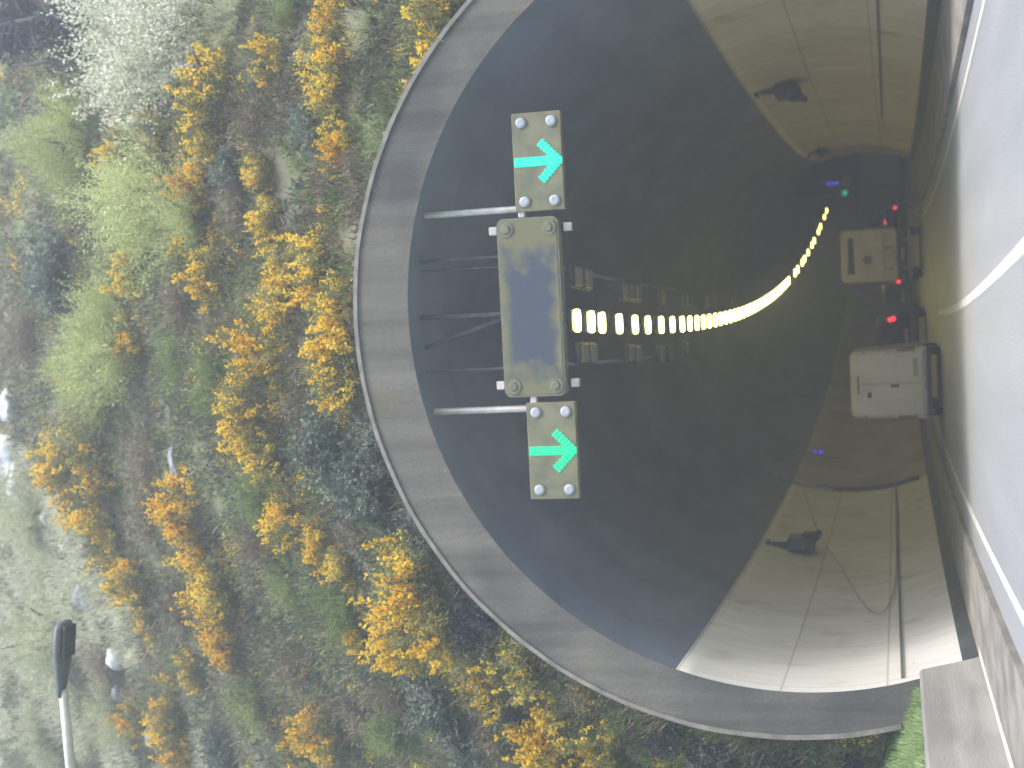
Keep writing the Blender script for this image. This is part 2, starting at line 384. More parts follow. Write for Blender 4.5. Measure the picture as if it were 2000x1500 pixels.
# collar ring (front face, soffit lip, outer side)
mb = MB(); N = 140; a0 = math.asin((-.4 - OZ) / RO)
vs = []; 
prof = [(0, 0.015), (.0, 0.0), (1, 0.0), (1, .8)]
for i in range(N + 1):
    t = i / N
    ai = aF - .06 + (math.pi - 2 * (aF - .06)) * t; ao = a0 + (math.pi - 2 * a0) * t
    pi = (-.03 + (RT - .065) * math.cos(ai), TZ + (RT - .065) * math.sin(ai)); po = (OX + RO * math.cos(ao), OZ + RO * math.sin(ao))
    for w, dy in prof: vs.append((pi[0] * (1 - w) + po[0] * w, D + dy, pi[1] * (1 - w) + po[1] * w))
n = len(prof)
mb.add(vs, [(i * n + k, (i + 1) * n + k, (i + 1) * n + k + 1, i * n + k + 1) for i in range(N) for k in range(n - 1)])
col = under(mb.build("portal_collar", M_['collar']), tun)
mb = MB(); vs = []
cprof = [(RO - .055, -.04), (RO + .02, -.04), (RO + .02, .85), (RO - .055, .85)]
a1 = math.asin((1.35 - OZ) / RO)
for i in range(N + 1):
    a = a1 + (math.pi - 2 * a1) * i / N
    rr = .012 * noise.noise(Vector((a * 9, 0, 3)))
    for r, dy in cprof: vs.append((OX + (r + rr) * math.cos(a), D + dy, OZ + (r + rr) * math.sin(a)))
mb.add(vs, [(i * 4 + k, (i + 1) * 4 + k, (i + 1) * 4 + (k + 1) % 4, i * 4 + (k + 1) % 4) for i in range(N) for k in range(4)] + [(0, 1, 2, 3), (N * 4, N * 4 + 3, N * 4 + 2, N * 4 + 1)])
o = mb.build("coping", M_['coping']); o.parent = col
# far end wall of the modelled bore (bend continues out of sight)
# vertical conduits on the left wall
for px, py0, z0, z1 in ((1590, 742, 3.9, 5.6), (1600, 858, 3.7, 5.7), (1590, 470, 3.9, 5.6)):
    pass
for yy, sgn in ((62.0, -1), (53.6, -1), (86.0, -1)):
    mb = MB(); pts = []
    for z in [3.6 + .15 * i for i in range(16)]:
        a = math.asin((z - TZ) / RT); pts.append(off(yy, TOFF + sgn * (RT - .14) * math.cos(a), z))
    mb.tube(pts, .05, 6); under(mb.build("conduit", M_['rub'], None, True), tun)
# door-height service recess edge, left wall
mb = MB()
pts = [off(53.9, TOFF - (RT - .10) * math.cos(math.asin((z - TZ) / RT)), z) for z in (.6, 1.2, 1.8, 2.4, 3.0, 3.6, 4.2)]
mb.tube(pts, .11, 8); under(mb.build("panel_joint", M_['darksteel'], None, True), tun)

# ------------------------------------------------------------------ barriers outside the portal
def barrier(sgn, label):
    pr = [(-5.80, .095), (-5.86, .30), (-6.02, 1.0), (-6.06, 1.04), (-6.24, 1.04), (-6.28, 1.0), (-6.35, -.2)]
    if sgn > 0: pr = [(-d + .05, z) for d, z in pr]
    ys = frange(-30, D - .03, 1.4)
    o = strip("concrete_barrier", pr, ys, M_['barrier'], smooth=False)
    me = o.data; n = len(pr)
    bm = bmesh.new(); bm.from_mesh(me); bm.verts.ensure_lookup_table()
    bm.faces.new([bm.verts[k] for k in range(n)]); bm.faces.new([bm.verts[(len(ys) - 1) * n + k] for k in range(n)])
    bm.to_mesh(me); bm.free()
    tag(o, label, "barrier")
barrier(-1, "grey concrete roadside barrier running up to the left foot of the tunnel mouth")
barrier(1, "grey concrete roadside barrier running up to the right foot of the tunnel mouth")
tag(strip("kerb_line", [(-5.78, .104), (-5.60, .104)], frange(-30, D - .05, 1.5), M_['line']), kind="structure")

# ------------------------------------------------------------------ hillside and ground
def hill_y(x, z):
    r = math.hypot(x - OX, z - OZ); s = max(0.0, r - RO)
    y = D + .62 + s * .80
    k = min(1.0, s * .7)
    y += k * (.55 * noise.noise(Vector((x * .28, z * .28, 5))) + .22 * noise.noise(Vector((x * .9, z * .9, 2))))
    return y
def hill_hit(px, py):
    r = ray(px, py); y = D
    while y < 120:
        p = EYE + r * (y / r.y)
        if y >= hill_y(p.x, p.z): return p
        y += .04
    return p
def hill_mesh():
    vs = []; fs = []; NA = 200; NS = 90
    for j in range(NS + 1):
        s = -.35 + 46 * (j / NS) ** 1.7
        for i in range(NA + 1):
            a = R_(-38) + R_(256) * i / NA
            r = RO + s; x = OX + r * math.cos(a); z = OZ + r * math.sin(a)
            vs.append((x, hill_y(x, z) + (.1 if s < 0 else 0), z))
    for j in range(NS):
        for i in range(NA):
            a = j * (NA + 1) + i; fs.append((a, a + 1, a + NA + 2, a + NA + 1))
    mb = MB(); mb.v = vs; mb.f = fs
    return mb.build("hillside", M_['soil'], None, True)
tag(hill_mesh(), kind="structure")
def verge_bank(sgn):
    mb = MB(); ds = [6.30, 6.9, 8, 10, 14, 22, 40]; ys = frange(-60, D + 3, 2.2)
    for y in ys:
        for d in ds:
            p = off(min(y, D), sgn * d, .95 + (d - 6.3) * .36 + .12 * noise.noise(Vector((d, y * .5, 1)))); p.y = y if y > D else p.y
            mb.v.append(tuple(p))
    n = len(ds)
    mb.f = [(i * n + k, i * n + k + 1, (i + 1) * n + k + 1, (i + 1) * n + k) for i in range(len(ys) - 1) for k in range(n - 1)]
    tag(mb.build("grass_verge", M_['grassbase'], None, True), kind="structure")
verge_bank(-1); verge_bank(1)
mb = MB(); mb.add([(-1500, -1500, -.3), (1500, -1500, -.3), (1500, 1500, -.3), (-1500, 1500, -.3)], [(0, 1, 2, 3)])
tag(mb.build("ground", M_['land']), kind="structure")

# ------------------------------------------------------------------ lamps along the crown of the tunnel
LZ = 6.92
lm = MB(); lm.bm_oval(.42, .46, .05); lamp_panel = lm.build("lamp_panel", M_['lamp']).data
hm = MB(); hm.box((0, 0, .075), (.44, .74, .095), .03); hm.box((0, .2, .16), (.06, .06, .1)); hm.box((0, -.2, .16), (.06, .06, .1)); lamp_body = hm.build("lamp_housing", M_['darksteel']).data; dim_body = hm.build("lamp_housing", M_['darksteel']).data
um = MB(); um.box((0, 0, 0), (.36, .56, .05), .02); unlit_panel = um.build("lamp_panel", M_['unlit']).data
for o in list(COL.objects):
    if o.data in (lamp_panel, lamp_body, unlit_panel, dim_body): bpy.data.objects.remove(o)
def ceiling_lamp(p, rz, lit, label, group, name):
    o = empty(name, p, label, "ceiling lamp", group, rz)
    link("lamp_panel", lamp_panel if lit else unlit_panel, o); link("lamp_housing", lamp_body if lit else dim_body, o)
    return o
xs = [1127, 1155, 1176, 1210, 1241, 1266, 1292, 1314, 1333, 1348]
ys_ = [615, 620, 622, 627, 631, 633, 635, 636, 636, 636]
ly = [ground(x, y, LZ).y for x, y in zip(xs, ys_)]
y = ly[-1]
while y < 84: y += 1.55; ly.append(y)
y += 2.2
for st in (3.6, 2.6, 5.0, 2.8, 4.5, 5.5, 3.4, 7, 4, 8, 5): y += st; ly.append(y)
ords = ["first", "second", "third", "fourth", "fifth", "sixth", "seventh", "eighth", "ninth", "tenth"]
rail_pts = []
for i, y in enumerate(ly):
    if y < 84: p = Vector((cxy(y) + (.0 if y < 50 else 0), y, LZ))
    else: p = Vector((cxy(y), y, LZ))
    lab = (f"{ords[i]} glowing pale yellow oval lamp of the row, counted from the tunnel mouth" if i < 10 else
           "small glowing yellow lamp merging into the bright chain under the roof" if y < 84 else
           "tiny separate glowing lamp at the far end of the lamp chain")
    ceiling_lamp(p, -math.atan(slope(y)), True, lab, "lit lamps in a row under the tunnel roof", "tunnel_lamp")
for side, lst in (("right", [(1130, 540), (1150, 545), (1222, 568), (1235, 570), (1248, 572), (1297, 580), (1345, 585), (1383, 588), (1430, 585)]),
                  ("left", [(1143, 690), (1160, 690), (1235, 690), (1250, 692), (1295, 692), (1312, 690), (1345, 682)])):
    for k, (px, py) in enumerate(lst):
        p = ground(px, py, LZ + .05)
        ceiling_lamp(p, -math.atan(slope(p.y)), False, "unlit dull brown lamp beside the %s of the glowing row under the roof" % side,
                     "unlit lamps %s of the glowing row" % side, "unlit_lamp")
# cable tray that carries all the rows
for d, nm in ((0, 0), (1.0, 1), (-.8, 2)):
    mb = MB()
    yy = frange(26, 150 if d == 0 else 44, 2)
    mb.tube([off(y, d, LZ + .24) for y in yy], .04, 5)
    o = mb.build("cable_tray", M_['lining'])
    tag(o, ["dark steel tray above the glowing lamp row", "dark steel tray above the unlit lamps right of the row", "dark steel tray above the unlit lamps left of the row"][nm], "cable tray")

# ------------------------------------------------------------------ overhead signs at the portal
SY = 25.15
def roof_z(x, y): return TZ + math.sqrt(RT * RT - (x - cxy(y) - TOFF) ** 2)
def sign_frame(px0, py0, px1, py1):
    c = (at(px0, py0, SY) + at(px1, py1, SY)) / 2; return c
def arrow_points():
    pts = []
    for k in range(13):
        for dx in (-.052, 0, .052): pts.append((dx, .385 - k * .0575))
    for s in (-1, 1):
        for k in range(7):
            t = k / 6.0
            for w in (-.048, 0, .048):
                pts.append((s * (.31 * (1 - t)) + w * .72, -.07 - .30 * t - w * s * .69))
    pts += [(0, -.40)]
    return pts
def lane_sign(corners, label, ledmat, lit_label):
    pts = [at(px, py, SY) for px, py in corners]
    c = sum(pts, Vector()) / 4; w = 1.70; h = .875
    o = empty("lane_signal", c, label, "lane signal", "green arrow lane signals")
    b = MB(); b.box((0, .09, 0), (w, .18, h), .015); b.build("sign_board", M_['olive'], o)
    b = MB(); b.box((0, .24, 0), (w * .8, .12, h * .7), .02); b.build("rear_housing", M_['darksteel'], o)
    for sx in (-1, 1):
        for sz in (-1, 1):
            b = MB(); q = Vector((sx * (w / 2 - .17), 0, sz * (h / 2 - .17)))
            b.tube([q + Vector((0, .0, 0)), q + Vector((0, -.03, 0)), q + Vector((0, -.045, 0))], [.092, .09, .06], 20); b.build("corner_lamp", M_['lens'], o, False)
            b2 = MB(); b2.tube([q + Vector((0, .0, 0)), q + Vector((0, -.012, 0))], .115, 20); b2.build("lamp_bezel", M_['olivedk'], o)
    b = MB()
    for dx, dz in arrow_points(): b.tube([(dx, 0, dz), (dx, -.012, dz), (dx, -.02, dz)], [.037, .037, .018], 10)
    b.build("led_arrow", ledmat, o)
    return o, c
s1, c1 = lane_sign([(1000, 222), (1100, 220), (1002, 408), (1100, 410)], "right-hand olive lane signal board with bright cyan-green LED arrow pointing down", M_['green1'], "")
s2, c2 = lane_sign([(1030, 788), (1122, 785), (1036, 975), (1130, 973)], "left-hand olive lane signal board with green dotted LED arrow pointing down", M_['green2'], "")
# central matrix panel
cm = sum([at(px, py, SY) for px, py in ((967, 425), (1090, 420), (985, 778), (1108, 776))], Vector()) / 4
pm = empty("message_sign", cm, "wide rounded message sign with blue-grey glass and olive algae, between the two arrow boards", "message sign")
def rounded_rect(w, h, r, n=6):
    pts = []
    for cx_, cz_, a in ((w / 2 - r, h / 2 - r, 0), (-w / 2 + r, h / 2 - r, 90), (-w / 2 + r, -h / 2 + r, 180), (w / 2 - r, -h / 2 + r, 270)):
        for k in range(n + 1): t = R_(a + 90 * k / n); pts.append((cx_ + r * math.cos(t), cz_ + r * math.sin(t)))
    return pts
def plate_mb(pts, y0, y1):
    b = MB(); n = len(pts); b.add([(x, y0, z) for x, z in pts] + [(x, y1, z) for x, z in pts],
        [tuple(range(n))[::-1], tuple(range(n, 2 * n))] + [(k, (k + 1) % n, n + (k + 1) % n, n + k) for k in range(n)]); return b
MW, MH = 3.12, 1.10
plate_mb(rounded_rect(MW, MH, .13), .0, .26).build("sign_case", M_['olivedk'], pm)
plate_mb(rounded_rect(MW - .07, MH - .07, .11), -.012, .02).build("matrix_glass", M_['matrix'], pm)
for sx in (-1, 1):
    for sz in (-1, 1):
        q = Vector((sx * (MW / 2 - .19), -.012, sz * (MH / 2 - .17)))
        b = MB(); b.tube([q, q + Vector((0, -.02, 0))], .135, 20); rg = b.build("lamp_ring", M_['olivedk'], pm)
        b = MB(); b.tube([q + Vector((0, -.02, 0)), q + Vector((0, -.05, 0))], [.085, .06], 18); lo = b.build("corner_lamp", M_['olive'], pm)
for px, py, top in ((1034, 448, 1), (1034, 750, 0)):
    q = at(px, py, SY + .34) - cm
    b = MB(); b.box((q.x, q.y, 0), (.10, .10, MH + .44), .01); b.build("support_post", M_['darksteel'], pm)
    for sz in (-1, 1):
        b = MB(); b.box((q.x, q.y - .09, sz * (MH / 2 + .12)), (.15, .12, .15), .015); b.build("clamp", M_['steel'], pm)
# hanging rods from the roof
def rod(px0, px1, py, rad, y, label, mname='steel', lean=0):
    a = at(px1, py, y); x0 = a.x + lean; top = Vector((x0, y, min(roof_z(x0, y) - .01, at(px0, py, y).z + 1.2)))
    b = MB(); b.tube([a, top], rad, 8)
    o = b.build("hanger_rod", M_[mname], None, False); tag(o, label, "hanger rod"); return o
rod(850, 1024, 408, .062, SY + .32, "pale round hanger pipe at the inner end of the right arrow board")
rod(880, 1040, 798, .062, SY + .32, "pale round hanger pipe at the inner end of the left arrow board")
rod(920, 1000, 500, .03, SY + .45, "thin grey hanger rod above the right half of the message sign", 'dimsteel')
rod(940, 1010, 519, .02, SY + .55, "thinnest dark hanger rod above the right half of the message sign", 'dimsteel')
rod(890, 1010, 612, .045, SY + .5, "grey upright hanger rod above the middle of the message sign", 'dimsteel')
rod(890, 1010, 612, .04, SY + .62, "grey slanting hanger rod above the middle of the message sign", 'dimsteel', -.55)
rod(930, 1020, 718, .025, SY + .45, "thin grey hanger rod above the left half of the message sign", 'dimsteel')
for (px, py, nm) in ((1022, 414, "right"), (1046, 783, "left")):
    q = at(px, py, SY + .2); b = MB(); b.box(q + Vector((0, -.05, 0)), (.22, .2, .12), .02)
    o = b.build("coupling_bracket", M_['steel']); tag(o, "steel bracket joining message sign to the %s arrow board" % nm, "bracket")

# ------------------------------------------------------------------ far signs, wall lights and wall equipment
def far_hang(px, py, y, build, name, label, cat):
    p = at(px, py, y); o = empty(name, p, label, cat)
    build(o)
    b = MB(); zt = roof_z(p.x, p.y) if abs(p.x - cxy(p.y) - TOFF) < RT - .3 else p.z + 1.5
    b.tube([(0, .12, .1), (0, .12, max(.4, zt - p.z))], .04, 6); b.build("hanger", M_['darksteel'], o)
def f_blue(o):
    b = MB(); b.box((0, 0, 0), (.28, .12, 1.05), .04); b.build("sign_face", M_['blue'], o)
def f_round(o):
    b = MB(); b.disc((0, 0, 0), (0, -1, 0), .40, .04, 24); b.build("sign_face", M_['signwhite'], o)
    b = MB(); b.box((0, -.055, 0), (.14, .02, .74), .0, Matrix.Rotation(R_(38), 3, 'Y')); b.box((.17, -.05, .0), (.08, .01, .42)); b.box((-.17, -.05, .0), (.08, .01, .42)); b.build("diagonal_bar", M_['black'], o)
def f_green(o):
    b = MB(); b.disc((0, 0, 0), (0, -1, 0), .24, .05, 18); b.build("signal_lens", M_['greenfar'], o)
    b = MB(); b.box((0, .1, 0), (.7, .18, .7), .03); b.build("signal_case", M_['black'], o)
far_hang(1626, 358, 132, f_blue, "blue_sign", "small blue lit sign just above the far end of the lamp chain", "sign")
far_hang(1654, 354, 132, f_round, "round_sign", "round white sign with a dark diagonal bar at the far bend", "sign")
far_hang(1650, 377, 131, f_green, "green_signal", "small green signal light below the round white sign at the bend", "signal")
def wall_point(px, py, sgn):
    lo = None; r = ray(px, py); y = D
    while y < 160:
        p = EYE + r * (y / r.y)
        if abs(p.z - TZ) < RT:
            lim = cxy(y) + TOFF + sgn * (RT - .1) * math.cos(math.asin((p.z - TZ) / RT))
            if (p.x - lim) * sgn >= 0: return p
        y += .05
    return p
for px, py, sgn, k, lab in ((1597, 885, -1, 2, "pair of small blue-violet indicator lights on the left wall before the van"),
                            (1675, 575, -1, 1, "single blue-violet indicator light between the van and the box lorry")):
    p = wall_point(px, py, sgn); o = empty("indicator_light", p, lab, "indicator light")
    b = MB(); b.box((.02, 0, 0), (.16, .2, .2 + .25 * (k - 1)), .02); b.build("light_case", M_['black'], o)
    for i in range(k):
        b = MB(); b.disc((.06, -.1, (.13 - .26 * i) if k == 2 else 0), (.3, -1, 0), .085, .04, 14); b.build("light_lens", M_['blue'], o)
def equipment(px, py, sgn, label, sc=1.0, slim=False):
    p = wall_point(px, py, sgn); q = p - Vector((sgn * .05, 0, 0))
    o = empty("wall_equipment", q, label, "wall equipment")
    if slim:
        b = MB(); b.box((-sgn * .1, 0, 0), (.22, 1.7, .22), .03); b.box((-sgn * .12, -.7, -.22), (.24, .3, .5), .03); b.build("cable_box", M_['darksteel'], o)
        b = MB(); b.tube([(-sgn * .02, 0, .1), (-sgn * .02, 1.2, .5), (-sgn * .02, 3.0, .65)], .05, 6); b.build("cable", M_['darksteel'], o)
        return
    b = MB(); b.box((-sgn * .18, 0, 0), (.34, .85 * sc, .60 * sc), .04); b.box((-sgn * .1, -.55, -.10), (.16, .5, .12), .02); b.build("control_box", M_['darksteel'], o)
    b = MB(); b.box((-sgn * .1, .05, .45 * sc), (.16, .16, .5 * sc), .02); b.box((-sgn * .12, .1, .78 * sc), (.2, .5, .12), .02)
    b.build("bracket", M_['darksteel'], o)
    b = MB(); b.tube([(-sgn * .3, -.15, -.16), (-sgn * .42, -.5, -.42)], [.17 * sc, .10 * sc], 12); b.tube([(-sgn * .3, .3, -.1), (-sgn * .36, .45, -.5)], .08, 8); b.build("camera_head", M_['black'], o)
    b = MB(); b.tube([(-sgn * .05, 0, .3), (-sgn * .04, .3, 1.3)], .035, 6); b.build("cable", M_['darksteel'], o)
pts = [wall_point(px, py, -1) + Vector((.03, 0, 0)) for px, py in ((1572, 965), (1600, 1045), (1640, 1105), (1675, 1165), (1704, 1197), (1728, 1195), (1746, 1150), (1751, 1080), (1748, 940))]
sm = []
for i in range(len(pts) - 1):
    a, b_, c_, d_ = pts[max(i - 1, 0)], pts[i], pts[i + 1], pts[min(i + 2, len(pts) - 1)]
    for k in range(6):
        t = k / 6; sm.append(.5 * ((2 * b_) + (c_ - a) * t + (2 * a - 5 * b_ + 4 * c_ - d_) * t * t + (3 * b_ - a - 3 * c_ + d_) * t ** 3))
mb = MB(); mb.tube(sm + [pts[-1]], .014, 6); o = mb.build("cable_loop", M_['rub'], None, True); tag(o, "thin cable hanging in a drooping loop on the pale lower wall of the picture", "cable")
equipment(1567, 1075, -1, "dark monitoring box with bracket high on the left tunnel wall", 1.2)
equipment(1538, 165, 1, "dark monitoring box with bracket high on the right tunnel wall", 1.15)
equipment(1600, 292, 1, "long dark cable box sagging on the right wall near the bend", 1, True)

# ------------------------------------------------------------------ vehicles
def wheel(o, x, y, r, w):
    b = MB(); b.tube([(x - w / 2, y, r), (x - w / 2 + .03, y, r), (x + w / 2 - .03, y, r), (x + w / 2, y, r)], [r * .86, r, r, r * .86], 20)
    wh = b.build("wheel", M_['tyre'], o, False)
    b = MB(); s = 1 if x > 0 else -1; b.disc((x + s * (w / 2 - .02), y, r), (s, 0, 0), r * .58, .03, 16); b.build("rim", M_['rub'], wh)
def loft(sections, close=True):
    """sections: list of (y, [(x, z), ...]) rings"""
    b = MB(); n = len(sections[0][1])
    for y, ring in sections: b.v += [(x, y, z) for x, z in ring]
    for i in range(len(sections) - 1):
        for k in range(n): b.f.append((i * n + k, i * n + (k + 1) % n, (i + 1) * n + (k + 1) % n, (i + 1) * n + k))
    b.f.append(tuple(range(n))); b.f.append(tuple((len(sections) - 1) * n + k for k in range(n))[::-1]); return b
def rr(w, z0, z1, r, wt=None):
    """rounded box ring, narrower at the top when wt is given"""
    wt = wt or w; pts = []
    for cx_, cz_, a in ((wt / 2 - r, z1 - r, 0), (-wt / 2 + r, z1 - r, 90), (-w / 2 + r * .5, z0 + r * .5, 180), (w / 2 - r * .5, z0 + r * .5, 270)):
        q = r if a < 180 else r * .5
        for k in range(5): t = R_(a + 22.5 * k); pts.append((cx_ + q * math.cos(t), cz_ + q * math.sin(t)))
    return pts
def van(loc, rz):
    o = empty("panel_van", loc, "white tall panel van with twin rear doors in the left lane, nearest vehicle", "van", None, rz)
    W, H, L = 2.02, 2.50, 5.6
    loft([(0, rr(W - .10, .42, H - .05, .16, W - .22)), (.06, rr(W, .38, H, .18, W - .14)), (3.9, rr(W, .38, H, .2, W - .14)), (4.5, rr(W, .38, H - .35, .3, W - .3)), (5.0, rr(W - .05, .4, 1.35, .2)), (L, rr(W - .25, .45, 1.0, .2))]).build("body", M_['white'], o, False)
    for s in (-1, 1):
        b = MB(); b.box((s * .452, -.012, 1.42), (.87, .05, 1.80), .05); d = b.build("rear_door", M_['white'], o)
        b = MB(); b.box((s * .45, -.042, .98), (.70, .014, .42), .006); b.box((s * .45, -.042, 1.78), (.70, .014, .62), .006); b.build("pressed_panel", M_['white'], d)
        for hz in (.75, 1.45, 2.1):
            b = MB(); b.box((s * .90, -.04, hz), (.06, .05, .10), .01); b.build("hinge", M_['rub'], d)
        b = MB(); b.box((s * .955, -.02, .95), (.10, .06, .50), .02); b.build("tail_lamp", M_['reddull'], o)
        b = MB(); b.box((s * 1.13, 4.0, 1.42), (.22, .12, .36), .05); b.tube([(s * .98, 4.0, 1.35), (s * 1.08, 4.0, 1.38)], .03, 6); b.build("wing_mirror", M_['black'], o)
        wheel(o, s * .86, 1.1, .34, .24); wheel(o, s * .86, 4.5, .34, .24)
    b = MB(); b.box((-.30, -.05, 1.98), (.16, .04, .10), .02); b.build("badge", M_['black'], o)
    b = MB(); b.box((-.06, -.055, 1.28), (.08, .05, .22), .02); b.build("door_handle", M_['black'], o)
    b = MB(); b.box((.0, -.04, 2.28), (.5, .04, .05), .015); b.build("high_brake_lamp", M_['reddull'], o)
    b = MB(); b.box((0, -.06, .44), (W - .06, .14, .10), .04); b.build("bumper", M_['rub'], o)
    b = MB(); b.box((0, -.01, .335), (W - .2, .08, .10), .02); b.build("underrun_bar", M_['black'], o)
    b = MB(); b.box((.45, -.055, .70), (.52, .015, .11), .004); b.build("number_plate", M_['plate'], o)
def lorry(loc, rz):
    o = empty("box_lorry", loc, "tall cream-white box-bodied lorry with dark rear window slot, in the right lane", "lorry", None, rz)
    W, z0, H, L = 2.36, 1.02, 3.42, 6.4
    loft([(0, rr(W - .12, z0 + .03, H - .06, .22)), (.09, rr(W, z0, H, .26)), (L - 1.6, rr(W, z0, H, .26)), (L - 1.4, rr(W - .1, z0, H - .2, .3))]).build("box_body", M_['cream'], o, False)
    plate_mb([(-.78, 2.86), (.80, 2.90), (.80, 3.10), (-.30, 3.13), (-.78, 3.16)], -.03, .0).build("rear_window", M_['glass'], o)
    b = MB(); b.box((0, -.03, 1.65), (W - .25, .05, .10), .02); b.build("cross_rail", M_['cream'], o)
    b = MB(); b.box((.30, -.03, 1.42), (.10, .05, .44), .01); b.build("tail_lift_post", M_['rub'], o)
    b = MB(); b.box((-.62, -.03, 1.42), (.10, .05, .44), .01); b.build("tail_lift_post", M_['rub'], o)
    b = MB(); b.disc((-.18, -.0, 2.28), (0, -1, 0), .20, .05, 18); b.build("round_cover", mat("brown_cover", (.20, .14, .10), .7, (.28, .2, .15), 6), o)
    b = MB(); b.box((0, .3, .80), (1.9, .5, .36), .04); b.box((0, 3.0, .82), (.9, 5.6, .2), .02); b.build("chassis", M_['black'], o)
    b = MB(); b.box((0, -.02, .50), (2.1, .1, .13), .03); b.box((.6, .05, .66), (.08, .08, .3)); b.box((-.6, .05, .66), (.08, .08, .3)); b.build("underrun_bar", M_['rub'], o)
    b = MB(); b.box((0, -.01, .80), (.52, .02, .12)); b.build("number_plate", M_['plate'], o)
    b = MB(); b.box((0, L - .2, 1.5), (2.2, 2.0, 2.0), .2); b.build("cab", M_['white'], o)
    for s in (-1, 1):
        b = MB(); b.box((s * .98, -.01, .80), (.26, .06, .14), .02); b.build("tail_lamp", M_['reddull'], o)
        b = MB(); b.box((s * 1.32, L + .3, 2.0), (.2, .1, .4), .04); b.build("wing_mirror", M_['black'], o)
        wheel(o, s * .95, 1.4, .44, .34); wheel(o, s * .95, L + .1, .44, .26)
def car(loc, rz, name, label, cat, m, H=1.7, W=1.84, lamp_z=1.0, lamp_h=.2, slant=0, brake=False, tall=False):
    o = empty(name, loc, label, cat, None, rz); L = 4.5; B = 1.02 if not tall else 1.15
    loft([(0, rr(W - .14, .42, B - .05, .12)), (.1, rr(W, .32, B, .14)), (L - 1.1, rr(W, .32, B - .05, .14)), (L - .1, rr(W - .1, .36, .80, .14)), (L, rr(W - .3, .42, .7, .1))]).build("body", m, o, True)
    loft([(.06, rr(W - .16, B - .08, B + .06, .05)), (.30 if not tall else .14, rr(W - .12, B - .08, H - .05, .14, W - .42)), (.7, rr(W - .1, B - .08, H, .14, W - .40)), (2.3, rr(W - .1, B - .08, H - .02, .14, W - .40)), (3.3, rr(W - .14, B - .08, B, .05))]).build("cabin", m, o, True)
    y0, y1 = (.10, .245) if not tall else (.07, .13)
    b = MB(); wb, wt = (W - .34) / 2, (W - .62) / 2
    b.add([(-wb, y0 - .03, B + .08), (wb, y0 - .03, B + .08), (wt, y1 - .03, H - .16), (-wt, y1 - .03, H - .16)], [(0, 1, 2, 3)]); b.add([(-wb, y0, B + .08), (wb, y0, B + .08), (wt, y1, H - .16), (-wt, y1, H - .16)], [(3, 2, 1, 0)])
    b.build("rear_window", M_['glass'], o)
    for s in (-1, 1):
        b = MB(); b.box((s * (W / 2 - .14 - slant * .1), -.0 + slant * .03, lamp_z), (.17, .10, lamp_h), .03, Matrix.Rotation(R_(-14 * s * slant), 3, 'Y')); b.build("tail_lamp", M_['red'], o)
        wheel(o, s * (W / 2 - .12), .85, .33, .22); wheel(o, s * (W / 2 - .12), L - .9, .33, .22)
        b = MB(); b.box((s * (W / 2 + .08), 2.9, B + .08), (.2, .1, .16), .03); b.build("wing_mirror", M_['black'], o)
    b = MB(); b.box((0, -.02, .50), (W - .06, .16, .24), .05); b.build("bumper", M_['black'], o)
    b = MB(); b.box((0, -.015 if not tall else -.02, .80), (.52, .03, .12), .004); b.build("number_plate", M_['plate'], o)
    if brake:
        b = MB(); b.box((brake, .22, H - .02), (.2, .08, .12), .03); b.build("high_brake_lamp", M_['red'], o)
    b = MB(); b.box((-.35, .3, H + .0), (.04, 1.3, .04), .01); b.box((.35, .3, H + .0), (.04, 1.3, .04), .01); b.build("roof_rail", M_['steel'], o)
van(Vector((-2.66, 43.0, .02)), -math.atan(slope(44)))
lorry(Vector((1.50, 67.0, .02)), -math.atan(slope(68)))
car(Vector((-1.9, 62.0, .02)), -math.atan(slope(62)), "people_carrier", "dark people carrier with slanted red tail lamp, mostly hidden ahead of the white van", "car", M_['darkcar'], H=1.95, lamp_z=1.35, lamp_h=.32, slant=1, tall=True)
car(Vector((-.42, 78.0, .02)), -math.atan(slope(78)), "estate_car", "dark estate car ahead in the gap between the white van and the cream lorry", "car", M_['greycar'], H=1.85)
car(Vector((3.95, 90.0, .02)), -math.atan(slope(90)), "hatchback_car", "dark hatchback with red tail lamps, partly hidden beyond the cream lorry's right side", "car", M_['darkcar'], H=1.62, brake=-.05)

# ------------------------------------------------------------------ street lamp beside the road (upper left of the upright view)
p0 = at(130, 1214, 16); p1 = at(124, 1362, 16)
sl = empty("street_lamp", (-6.75, 16.1, 1.2), "street lamp with grey lantern on a pale horizontal arm in front of the hillside", "street lamp")
def rel(p): return Vector(p) - sl.location
b = MB(); zt = p1.z
b.tube([(0, 0, -.5), (0, 0, 1.2), (0, 0, zt - 1.2 - .5), (.12, 0, zt - 1.2 - .12), (.5, 0, zt - 1.2)], [.11, .10, .065, .06, .05], 10); b.build("column", M_['steel'], sl, True)
b = MB(); b.tube([(.5, 0, zt - 1.2), rel(p1) + Vector((.1, 0, 0))], [.07, .055], 8); b.build("arm", M_['steel'], sl, True)
c = (rel(p0) + rel(p1)) / 2; Ln = (p1 - p0).length; d = (p0 - p1).normalized()
rot = Matrix.Rotation(-math.atan2(d.z, d.x), 3, 'Y')
lb = loft([(-.16, [(0, 0)] * 1)] ) if False else MB()
prof = [(-Ln / 2, .06), (-Ln / 2 + .14, .09), (-Ln * .12, .15), (Ln * .1, .19), (Ln * .42, .19), (Ln / 2, .12)]
n = 10; 
for i, (xx, w) in enumerate(prof):
    for k in range(n):
        t = 2 * math.pi * k / n; v = rot @ Vector((xx, math.cos(t) * w, (.10 if math.sin(t) > 0 else .055) * math.sin(t) * (w / .19) ** .5 + .02)); lb.v.append(tuple(c + v))
for i in range(len(prof) - 1):
    for k in range(n): lb.f.append((i * n + k, i * n + (k + 1) % n, (i + 1) * n + (k + 1) % n, (i + 1) * n + k))
